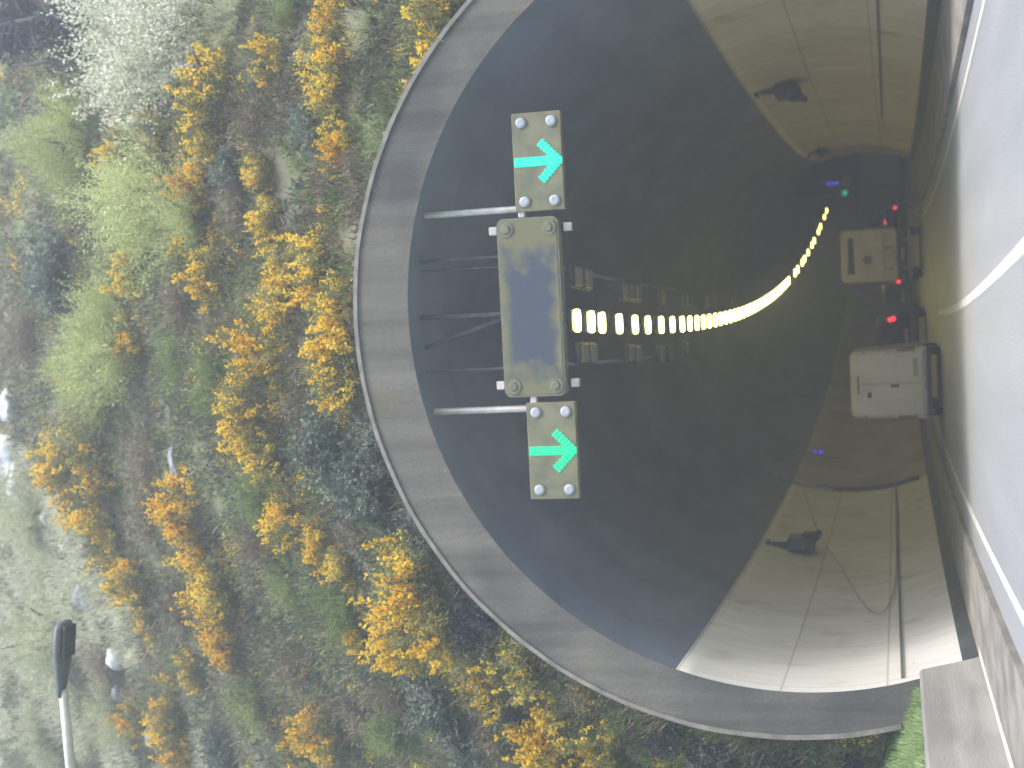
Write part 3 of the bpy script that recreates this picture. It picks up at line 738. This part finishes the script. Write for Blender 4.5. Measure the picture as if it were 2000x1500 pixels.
lb.f += [tuple(range(n))[::-1], tuple((len(prof) - 1) * n + k for k in range(n))]
ln_ = lb.build("lantern", M_['lantern'], sl, True)
b = MB(); q = c + rot @ Vector((Ln * .25, 0, -.045)); b.box(q, (Ln * .42, .26, .04), .015, rot); b.build("lantern_glass", M_['kick'], ln_)

# ------------------------------------------------------------------ vegetation: leaf by leaf meshes, shared by copies
def rdir(r, zmin=-.1):
    while True:
        v = Vector((r.uniform(-1, 1), r.uniform(-1, 1), r.uniform(zmin, 1)))
        if .05 < v.length < 1: return v.normalized()
def leaf(mb, p, d, l, w, r):
    s = d.cross(Vector((r.uniform(-1, 1), r.uniform(-1, 1), r.uniform(-1, 1))))
    if s.length < 1e-4: return
    s = s.normalized() * (w / 2); n = len(mb.v)
    m = p + d * (l * .5)
    mb.v += [tuple(p), tuple(m + s), tuple(p + d * l), tuple(m - s)]
    mb.f.append((n, n + 1, n + 2, n + 3))
def lump(v, seed): return .72 + .75 * noise.noise(v * 1.7 + Vector((seed * 7.1, 0, 0))) + .25 * noise.noise(v * 4.3 + Vector((0, seed * 3.3, 0)))
def gorse_meshes(seed, bloom):
    r = random.Random(seed); fol = MB(); flo = MB(); st = MB()
    for i in range(7):
        d = rdir(r, .2); st.tube([(0, 0, -.1), d * .35 + Vector((0, 0, .05)), d * .8 * lump(d, seed)], [.035, .025, .012], 5)
    for i in range(520):
        d = rdir(r, -.15); R = lump(d, seed); 
        if R < .35: continue
        p = Vector((d.x, d.y, d.z * .95)) * R * r.uniform(.5, 1.0)
        ax = (d * .55 + Vector((0, 0, .85)) + Vector((r.uniform(-.4, .4), r.uniform(-.4, .4), 0))).normalized()
        ln = r.uniform(.16, .36)
        for k in range(11):
            q = p + ax * (ln * k / 11); dd = (rdir(r, -1) + ax * .7).normalized(); leaf(fol, q, dd, r.uniform(.05, .10), .028, r)
        b = noise.noise(d * 2.1 + Vector((seed * 2.3, 5, 0))) + .5 * noise.noise(d * 5 + Vector((0, 5, seed)))
        if b > bloom and d.z > -.05 and r.random() < .9:
            for k in range(r.randint(16, 26)):
                q = p + ax * (ln * r.uniform(.25, 1.08)) + rdir(r, -1) * .035
                leaf(flo, q, rdir(r, -.4), r.uniform(.05, .075), .055, r)
    return [("foliage", fol, 'gorse'), ("flowers", flo, 'flower'), ("stems", st, 'stem')]
def leafy_meshes(seed, leafm, n=620, ll=.075, lw=.03, spray=.34, droop=.0, extra=None, top=1.0):
    r = random.Random(seed); fol = MB(); st = MB(); fl = MB()
    for i in range(8):
        d = rdir(r, .25); st.tube([(0, 0, -.1), d * .4, d * .85 * lump(d, seed)], [.04, .025, .01], 5)
    for i in range(n):
        d = rdir(r, -.1); R = lump(d, seed)
        if R < .3: continue
        p = Vector((d.x, d.y, d.z * top)) * R * r.uniform(.45, 1.0)
        ax = (d * .8 + Vector((0, 0, .5 - droop)) + Vector((r.uniform(-.5, .5), r.uniform(-.5, .5), r.uniform(-.2, .2)))).normalized(); ln = r.uniform(.5, 1) * spray
        for k in range(10):
            q = p + ax * (ln * k / 10); leaf(fol, q, (rdir(r, -1) + ax * .6).normalized(), ll * r.uniform(.7, 1.3), lw, r)
        if extra and r.random() < .75:
            for k in range(10):
                q = p + ax * (ln * r.uniform(.1, 1.1)) + rdir(r, -1) * .03; leaf(fl, q, rdir(r, -.6), .034, .03, r)
    out = [("foliage", fol, leafm)]
    if extra: out.append(("blossom", fl, extra))
    return out + [("stems", st, 'stem')]
def twig_meshes(seed, m='twig', n=420):
    r = random.Random(seed); tw = MB(); st = MB()
    for i in range(10):
        d = rdir(r, .15); st.tube([(0, 0, -.1), d * .4, d * .9 * lump(d, seed)], [.03, .02, .008], 5)
    for i in range(n):
        d = rdir(r, -.1); R = lump(d, seed)
        if R < .3: continue
        p = d * R * r.uniform(.25, .95); ax = (d + rdir(r, -.6) * .8).normalized()
        for k in range(6):
            leaf(tw, p + ax * (.07 * k), (ax + rdir(r, -1) * .9).normalized(), r.uniform(.12, .26), .018, r)
    return [("twigs", tw, m), ("stems", st, 'stem')]
LIB = {}
def lib(key, lists):
    LIB[key] = []
    for parts in lists:
        ent = []
        for nm, mb, mk in parts:
            if not mb.f: continue
            me = bpy.data.meshes.new(nm); me.from_pydata(mb.v, [], mb.f); me.materials.append(M_[mk]); me.update(); ent.append((nm, me))
        LIB[key].append(ent)
lib('gorse', [gorse_meshes(s, b) for s, b in ((1, .02), (2, .10), (3, .2), (4, .06), (5, .15), (6, .24))])
lib('willow', [leafy_meshes(s, 'willow', 2400, .036, .014, .30) for s in (11, 12, 13)])
lib('pale', [leafy_meshes(s, 'meadow', 1900, .04, .016, .26) for s in (15, 16)])
lib('fern', [leafy_meshes(s, 'fern', 1200, .05, .024, .28) for s in (17, 18, 19)])
lib('ivy', [leafy_meshes(s, 'ivy', 1100, .07, .05, .24, .3) for s in (21, 22, 23)])
lib('dark', [leafy_meshes(s, 'darkleaf', 560, .10, .05, .3) for s in (25, 26)])
lib('blossom', [leafy_meshes(s, 'blossomleaf', 2200, .032, .014, .36, .0, 'blossom') for s in (31, 32)])
lib('twig', [twig_meshes(s) for s in (41, 42, 43)])
lib('bracken', [twig_meshes(s, 'bracken', 520) for s in (45, 46)])
NAMES = dict(gorse=("gorse_bush", "gorse bush"), willow=("leafy_shrub", "shrub"), pale=("pale_shrub", "shrub"), fern=("green_shrub", "shrub"), ivy=("bramble_thicket", "bramble"),
             dark=("evergreen_and_shaded_shrub", "shrub"), blossom=("blossom_tree", "blossom tree"), twig=("bare_shrub", "bare shrub"), bracken=("bracken_clump", "bracken"))
cnt = {}
def plant(kind, px, py, rad, label, tall=1.0, sink=.35, group=None):
    """rad: half-size in photograph pixels at the spot where it grows"""
    p = hill_hit(px + rad * .5, py); sc = rad * p.y / F * 1.55
    i = cnt.get(kind, 0); cnt[kind] = i + 1; ent = LIB[kind][i % len(LIB[kind])]
    nm, cat = NAMES[kind]
    o = empty(nm, p + Vector((0, .1, -.12 * sc)), label, cat, group, rng.uniform(0, 6.28)); o.scale = (sc, sc, sc * tall)
    o.rotation_euler = (rng.uniform(-.12, .12) + .25, rng.uniform(-.15, .15), o.rotation_euler.z)
    for n_, me in ent: link(n_, me, o)
    return o
G = [
 # gorse: (px, py, radius px, label)
 (400, 215, 66, "gorse densely covered in orange-yellow flowers, below the white blossom tree"),
 (372, 380, 46, "upright yellow gorse beside the top edge of the big lime-green shrub"),
 (520, 120, 42, "small yellow gorse right of the white blossom tree"),
 (640, 165, 52, "yellow gorse with a bright flower knot, between blossom tree and concrete arch"),
 (645, 60, 44, "faintly flowering gorse near the top edge, right of the blossom tree"),
 (835, 60, 66, "bright yellow gorse leaning over the concrete arch at the picture's top"),
 (505, 330, 36, "thin pale gorse in the middle of the brown patch above centre"),
 (655, 300, 34, "small sparse gorse close above the bright grass strip of the arch"),
 (300, 250, 38, "sparse orange gorse just under the white blossom tree's lower tip"),
 (225, 300, 34, "small orange gorse at the top of the lime-green shrub"),
 (255, 530, 46, "thin upright gorse on the right edge of the lime-green shrub"),
 (250, 665, 46, "narrow gorse with a column of yellow flowers beside the second lime shrub"),
 (525, 440, 44, "yellow gorse above the message sign's height, in open brush"),
 (610, 515, 62, "large yellow gorse near the crown of the concrete arch, upper one of the group"),
 (655, 580, 46, "bright yellow gorse touching the crown of the concrete arch"),
 (545, 585, 56, "bushy yellow gorse in the centre of the slope over the arch crown"),
 (400, 545, 48, "scattered yellow gorse right of the lime shrub, mid slope"),
 (350, 500, 38, "small dotted gorse near the lime shrub's lower right edge"),
 (650, 690, 60, "bright yellow gorse close by the arch, just below its crown"),
 (655, 755, 40, "yellow gorse next to the arch, right above the blue-green bramble"),
 (500, 690, 66, "wide yellow gorse in mid slope, level with the row of lamps"),
 (470, 780, 58, "wide yellow gorse in mid slope, left of the blue-green bramble"),
 (500, 870, 54, "yellow gorse at the left edge of the blue-green bramble"),
 (155, 855, 66, "tall golden gorse at the lower edge of the second lime shrub"),
 (115, 915, 52, "golden gorse nearest the pale boulders on the left edge"),
 (185, 985, 60, "golden gorse right of the pale grassy slope"),
 (200, 1060, 46, "golden gorse low on the right side of the pale grass, above the street lamp"),
 (355, 1005, 50, "gorse at the lower end of the grey rock slab"),
 (555, 1000, 52, "yellow gorse below left of the blue-green bramble"),
 (610, 1050, 46, "yellow gorse in a diagonal chain towards the arch, middle one"),
 (665, 1095, 36, "dull yellow gorse, lowest in the chain that runs to the arch"),
 (400, 1120, 56, "gorse in a long yellow streak, upper end, right of the street lamp"),
 (425, 1190, 48, "gorse in a long yellow streak, middle, right of the street lamp"),
 (435, 1260, 38, "gorse in a long yellow streak, lower end, right of the street lamp"),
 (255, 1140, 50, "thin gorse between the street lamp's tip and the brown brush"),
 (275, 1195, 36, "small gorse just above the round white boulder"),
 (372, 1310, 34, "slim lone gorse level with the street lamp's lantern"),
 (800, 1125, 78, "large yellow gorse against the arch's lower flank"),
 (845, 1215, 62, "half-bloomed gorse beside the dark brush under the arch flank"),
 (765, 1225, 50, "dull orange gorse left of the dark brush at the arch flank"),
 (695, 1250, 28, "tiny yellow gorse on the light green grassy patch"),
 (1005, 1285, 56, "bright gorse tucked right against the arch's lower left edge"),
 (955, 1350, 40, "gorse just left of the one tucked against the arch"),
 (1065, 1440, 66, "dense orange-yellow gorse at the bottom edge, left one of the pair"),
 (1155, 1415, 52, "yellow gorse at the bottom edge, next to the dark shrubs of the arch"),
 (1180, 1478, 44, "bright gorse cut by the bottom edge of the picture"),
 (620, 1425, 54, "pale yellow gorse in the lower middle of the slope"),
 (565, 1460, 36, "small gorse at the bottom edge, lower middle of the slope"),
 (325, 1400, 50, "gorse with drooping flowers under the street lamp's height, near the bottom"),
 (350, 1475, 46, "yellow gorse at the bottom edge nearest the street lamp"),
 (250, 1405, 34, "small gorse close to the lamp's pale arm"),
]
for px, py, rad, lab in G: plant('gorse', px, py, rad * 1.3, lab, tall=1.05, group="gorse bushes on the slope")
W = [
 ('willow', 240, 400, 155, "big lime-green leafy shrub on the left, largest of the light green ones"),
 ('willow', 345, 440, 95, "lime-green shrub joined to the big one on its right side"),
 ('willow', 100, 290, 105, "lime-green shrub at the left, up-slope of the big one"),
 ('willow', 180, 640, 125, "second large lime-green shrub, below the big one"),
 ('willow', 140, 725, 100, "lime-green shrub at the lower end of the light green belt"),
 ('pale', 40, 1010, 95, "pale yellowish shrub at the left edge between the boulders"),
 ('pale', 60, 1240, 110, "pale yellowish shrub at the left edge above the lamp arm"),
 ('pale', 200, 1390, 70, "pale washed-out shrub right of the street lamp's arm"),
 ('pale', 60, 1420, 80, "pale yellowish shrub in the lower left corner of the picture"),
 ('pale', 420, 60, 70, "pale grey-green shrub right beside the blossom tree at the top"),
 ('pale', 700, 60, 50, "pale buff shrub at the top, near the overhanging gorse"),
 ('blossom', 275, 90, 125, "white blossoming tree at the top of the slope, main crown"),
 ('blossom', 350, 30, 100, "white blossoming bush merged with the blossom tree at the top edge"),
 ('ivy', 625, 875, 88, "blue-green bramble thicket by the arch, upper of two big mounds"),
 ('ivy', 700, 950, 80, "blue-green bramble thicket by the arch, lower of two big mounds"),
 ('ivy', 730, 860, 52, "small blue-green bramble right against the arch edge"),
 ('ivy', 95, 540, 76, "grey-green thicket at the left edge between lime shrubs"),
 ('ivy', 440, 330, 50, "dull green thicket in the upper middle brush"),
 ('ivy', 590, 250, 46, "dark green thicket near the small gorse, upper middle"),
 ('ivy', 800, 1020, 50, "greyish bramble by the arch just above its biggest gorse"),
 ('ivy', 830, 1370, 70, "grey-green bramble left of the two gorse near the arch's foot"),
 ('ivy', 900, 1440, 60, "grey-green bramble at the bottom edge, left of the dense gorse"),
 ('ivy', 420, 1450, 50, "grey-green bramble at the bottom edge near the gorse under the lamp"),
 ('fern', 480, 960, 54, "mid-green shrub between the grey slab and the yellow gorse"),
 ('fern', 400, 740, 70, "mid-green shrub in the middle of the slope left of the wide gorse"),
 ('fern', 330, 690, 54, "mid-green shrub right of the second lime shrub"),
 ('fern', 640, 1170, 66, "fresh green shrub on the light grassy patch"),
 ('fern', 540, 1130, 50, "green shrub left of the light grassy patch"),
 ('fern', 480, 1360, 56, "mid-green shrub in the lower left brush"),
 ('fern', 740, 1420, 60, "mid-green shrub near the bottom, right of the pale gorse"),
 ('fern', 1190, 1400, 36, "bright green shrub at the arch edge beside the dark shrubs"),
 ('fern', 560, 30, 50, "green shrub at the very top, between blossom tree and overhanging gorse"),
 ('dark', 25, 50, 75, "dark blue-grey evergreen in the top left corner"),
 ('dark', 135, 60, 80, "dark evergreen between the corner and the blossom tree"),
 ('dark', 930, 1200, 60, "dark purplish shrub beside the arch flank"),
 ('dark', 1290, 1430, 50, "dark shrub at the arch's lower edge, first in the dark row"),  # shadow over this row of shrubs is put into the leaf colour
 ('dark', 1400, 1475, 56, "dark shrub at the arch's lower edge, second in the dark row"),
 ('dark', 1530, 1490, 50, "dark shrub at the arch's lower edge, third in the dark row"),
 ('dark', 1650, 1490, 46, "dark shrub at the arch's lower edge, last, by the bright grass"),
 ('dark', 1000, 1390, 40, "dark low shrub between the arch-side gorse and the bottom gorse"),
 ('twig', 90, 180, 80, "bare grey brush below the dark evergreens in the top left"),
 ('twig', 300, 320, 56, "bare grey brush between the orange gorse and the lime shrub"),
 ('twig', 480, 250, 66, "bare purple-grey brush in the upper middle, right of the dense gorse"),
 ('twig', 560, 200, 52, "bare brown brush above the small gorse near the arch"),
 ('twig', 450, 400, 54, "bare grey brush between lime shrub and upper open gorse"),
 ('twig', 340, 600, 60, "bare brown brush between the two lime shrubs' right edges"),
 ('twig', 580, 770, 46, "bare brown brush amid the wide gorse bushes near the arch"),
 ('twig', 270, 880, 60, "bare brown brush between tall golden gorse and the grey slab"),
 ('twig', 270, 1010, 56, "bare brown brush right of the golden gorse belt"),
 ('twig', 330, 1180, 60, "bare dark brush left of the long yellow gorse streak"),
 ('twig', 490, 1060, 56, "bare purple-grey brush below the grey slab"),
 ('twig', 680, 1020, 50, "bare brown brush just below the bramble mounds"),
 ('twig', 900, 1250, 54, "bare brown brush under the half-bloomed gorse at the arch"),
 ('twig', 460, 1310, 54, "bare dark brush below the long yellow gorse streak"),
 ('twig', 560, 1290, 60, "bare grey brush under the light grassy patch"),
 ('twig', 680, 1380, 46, "bare grey brush near the pale yellow lower gorse"),
 ('twig', 1110, 1330, 44, "bare grey brush right against the arch between lower gorses"),
 ('bracken', 40, 660, 60, "dead buff bracken at the left edge above the pale boulders"),
 ('bracken', 410, 640, 46, "dead brown bracken in mid slope"),
 ('bracken', 740, 1340, 50, "dead buff bracken below the dull orange gorse"),
 ('bracken', 180, 1290, 46, "dead buff bracken next to the street lamp's lantern"),
 ('bracken', 690, 330, 36, "dead buff bracken at the upper curve of the arch"),
 ('bracken', 950, 1430, 46, "dead buff bracken between bramble and bottom gorse"),
]
for k, px, py, rad, lab in W: plant(k, px, py, rad, lab, tall={'blossom': 1.25, 'dark': 1.2}.get(k, 1.0))

# two dark bare trunks in the upper corner
for px, py, px2, py2, lab in ((150, 20, 20, 45, "dark bare trunk standing in the picture's top left corner"), (175, 110, 60, 125, "dark leaning trunk just below the corner evergreen")):
    p = hill_hit(px, py); q = at(px2, py2, p.y); b = MB(); d = q - p
    o = empty("bare_tree", p, lab, "tree")
    b.tube([(0, 0, -.2), d * .3 + Vector((.05, 0, 0)), d * .65, d * 1.3], [.13, .11, .08, .03], 8); tr = b.build("trunk", M_['darkstem'], o, True)
    b = MB()
    for i in range(12):
        s = d * rng.uniform(.3, 1.1); e = s + Vector((rng.uniform(-.9, .9), rng.uniform(-.4, .4), rng.uniform(.2, .7)))
        b.tube([s, (s + e) / 2 + Vector((0, 0, .08)), e], [.03, .02, .006], 5)
    b.build("crown", M_['darkstem'], o, True)

def rock(px, py, rad, m, label, sq=(1, .8, .7), seed=0, rot=0):
    p = hill_hit(px, py); s = rad * p.y / F
    bm = bmesh.new(); bmesh.ops.create_icosphere(bm, subdivisions=4, radius=1)
    for v in bm.verts:
        n = 1 + .35 * noise.noise(v.co * 1.3 + Vector((seed * 5, 0, 0))) + .12 * noise.noise(v.co * 4 + Vector((seed, 3, 0)))
        v.co = Vector((v.co.x * sq[0] * n, v.co.y * sq[1] * n, v.co.z * sq[2] * n)) * s
    b = MB(); b.bm(bm, Matrix.Rotation(rot, 4, 'Y')); o = b.build("boulder", M_[m], None, True); o.location = p
    tag(o, label, "boulder")
rock(22, 885, 56, 'rock', "largest pale white boulder at the left edge of the slope", (.9, .8, 1.0), 1)
rock(18, 790, 32, 'rock', "small pale boulder above the largest one at the left edge", (1, .8, .8), 2)
rock(45, 945, 46, 'rock', "pale boulder below the largest one at the left edge", (1.2, .8, .7), 3)
rock(98, 1015, 20, 'rock', "small round white stone in the pale grass", (1, 1, 1), 4)
rock(128, 1065, 14, 'rock', "smallest white stone beside the golden gorse", (.7, 1, 1.1), 5)
rock(237, 1280, 30, 'rock', "round white boulder right of the street lamp's lantern", (1, .9, 1.05), 6)
rock(235, 1350, 26, 'greyrock', "grey boulder under the round white one", (.8, .9, .8), 7)
rock(300, 1440, 24, 'greyrock', "grey boulder among the gorse at the bottom edge", (1.1, .9, .8), 8)
rock(350, 920, 62, 'greyrock', "long grey-blue rock slab lying diagonally in mid slope", (.95, .4, .26), 9, R_(-12))
rock(168, 1165, 34, 'greyrock', "grey boulder above the street lamp's tip", (.9, .7, .9), 10)
rock(800, 158, 14, 'tanrock', "small tan stone resting on the arch's upper edge", (.8, 1, 1.1), 11)

# ground cover: masses nobody could count
def cover(name, n, mk, size, width, region, dens, label=None, up=.6, seed=1, thr=-.02):
    r = random.Random(seed); mb = MB(); tries = 0
    while len(mb.f) < n and tries < n * 12:
        tries += 1
        s = r.random() ** 1.1 * 32; a = R_(r.uniform(-30, 212)); x = OX + (RO + .02 + s) * math.cos(a); z = OZ + (RO + .02 + s) * math.sin(a)
        if x < -20 or x > 9.5 or z > 40 or z < .5: continue
        if not region(x, z, s, r): continue
        if noise.noise(Vector((x * dens, z * dens, seed * 3.7))) + .4 * noise.noise(Vector((x * dens * 3, z * dens * 3, seed))) < thr: continue
        y = hill_y(x, z); c = Vector((x, y, z))
        for k in range(7):
            q = c + Vector((r.uniform(-.12, .12), r.uniform(-.1, .02), r.uniform(-.12, .12)))
            d = (rdir(r, -.3) + Vector((0, -.45, up))).normalized(); leaf(mb, q, d, size * r.uniform(.6, 1.4), width, r)
    o = mb.build(name, M_[mk]); tag(o, kind="stuff"); return o
def pale_region(x, z, s, r): return x < -4.0 + (z - 18) * .10 and z > 19.0
always = lambda x, z, s, r: True
cover("dead_bracken", 60000, 'bracken', .26, .030, always, .55, up=.5, seed=3, thr=-.35)
cover("bare_undergrowth", 56000, 'twig', .30, .024, always, .8, up=.6, seed=8)
cover("bramble_cover", 44000, 'ivy', .13, .08, lambda x, z, s, r: s > .25, .6, up=.4, seed=5)
cover("green_undergrowth", 90000, 'fern', .15, .05, lambda x, z, s, r: s > .2, .9, up=.6, seed=6, thr=-.2)
cover("gorse_sprigs", 60000, 'gorse', .11, .035, always, .45, up=.9, seed=21)
cover("gorse_blossom", 36000, 'flower', .065, .055, lambda x, z, s, r: noise.noise(Vector((x * .9, z * .9, 40))) + .5 * noise.noise(Vector((x * 2.6, z * 2.6, 44))) > .22 and not pale_region(x, z, s, r), .5, up=.5, seed=22)
cover("pale_hill_grass", 60000, 'palegrass', .30, .022, pale_region, .25, up=1.0, seed=12)
def top_grass(x, z, s, r):
    a = math.degrees(math.atan2(z - OZ, x - OX)); return (s < .75 and 40 < a < 74 and r.random() < .9)
cover("grass_tuft", 7000, 'grass', .17, .022, top_grass, .3, up=1.2, seed=14)
def patch_grass(x, z, s, r): return math.hypot(x - PG.x, (z - PG.z) * .8) < .95
PG = hill_hit(640, 1190)
cover("grass_patch", 5000, 'grass', .2, .025, patch_grass, .3, up=1.0, seed=16)
# grass on the bank behind the roadside barrier
r = random.Random(5); mb = MB()
for i in range(26000):
    y = r.uniform(13, D + 1.6); d = -6.32 - (r.random() ** 1.6) * 4; p = off(min(y, D), d, 0); p.y = y
    z = .95 + (-d - 6.3) * .36
    leaf(mb, Vector((p.x, p.y, z)), Vector((r.uniform(-.5, .5), r.uniform(-.5, .5), 1)).normalized(), r.uniform(.08, .24), .018, r)
tag(mb.build("verge_grass", M_['grass']), kind="stuff")

# ------------------------------------------------------------------ air added to imitate the windscreen's veil, one closed box round camera and scene
mb = MB(); mb.box((0, 110, 28), (150, 330, 62)); hz = mb.build("windscreen_veil", None)
hm_ = bpy.data.materials.new("windscreen_veil_air"); hm_.use_nodes = True; hn = hm_.node_tree; hn.nodes.clear()
ho = hn.nodes.new("ShaderNodeOutputMaterial"); hv = hn.nodes.new("ShaderNodeVolumePrincipled"); hn.links.new(hv.outputs[0], ho.inputs["Volume"])
hv.inputs["Color"].default_value = (.85, .92, 1, 1); hv.inputs["Density"].default_value = .0050; hv.inputs["Anisotropy"].default_value = .2
hz.data.materials.append(hm_); tag(hz, kind="stuff")

# ------------------------------------------------------------------ light: bright overcast sky
SUN_EL, SUN_AZ = R_(54), R_(132)     # azimuth measured from +Y clockwise: sun high behind the camera
w = bpy.data.worlds.new("World"); scene.world = w; w.use_nodes = True; nt = w.node_tree
bg = nt.nodes["Background"]; sky = nt.nodes.new("ShaderNodeTexSky"); sky.sky_type = 'NISHITA'; sky.sun_disc = False
sky.sun_elevation = SUN_EL; sky.sun_rotation = SUN_AZ; sky.air_density = 1.0; sky.dust_density = 3.0; sky.ozone_density = 1.0
nt.links.new(sky.outputs[0], bg.inputs[0]); bg.inputs[1].default_value = .15
sd = bpy.data.lights.new("sun", 'SUN'); sd.energy = 1.5; sd.angle = R_(20); sd.color = (1, .96, .90)
so = bpy.data.objects.new("sun", sd); COL.objects.link(so)
sdir = Vector((math.sin(SUN_AZ) * math.cos(SUN_EL), math.cos(SUN_AZ) * math.cos(SUN_EL), math.sin(SUN_EL)))
so.rotation_euler = (-sdir).to_track_quat('-Z', 'Y').to_euler()
vs_ = scene.view_settings; vs_.view_transform = 'Standard'; vs_.look = 'None'; vs_.gamma = 1; vs_.exposure = 1.45
scene.cycles.max_bounces = 7; scene.cycles.diffuse_bounces = 4; scene.cycles.volume_bounces = 0; scene.cycles.transmission_bounces = 3; scene.cycles.caustics_reflective = False; scene.cycles.caustics_refractive = False
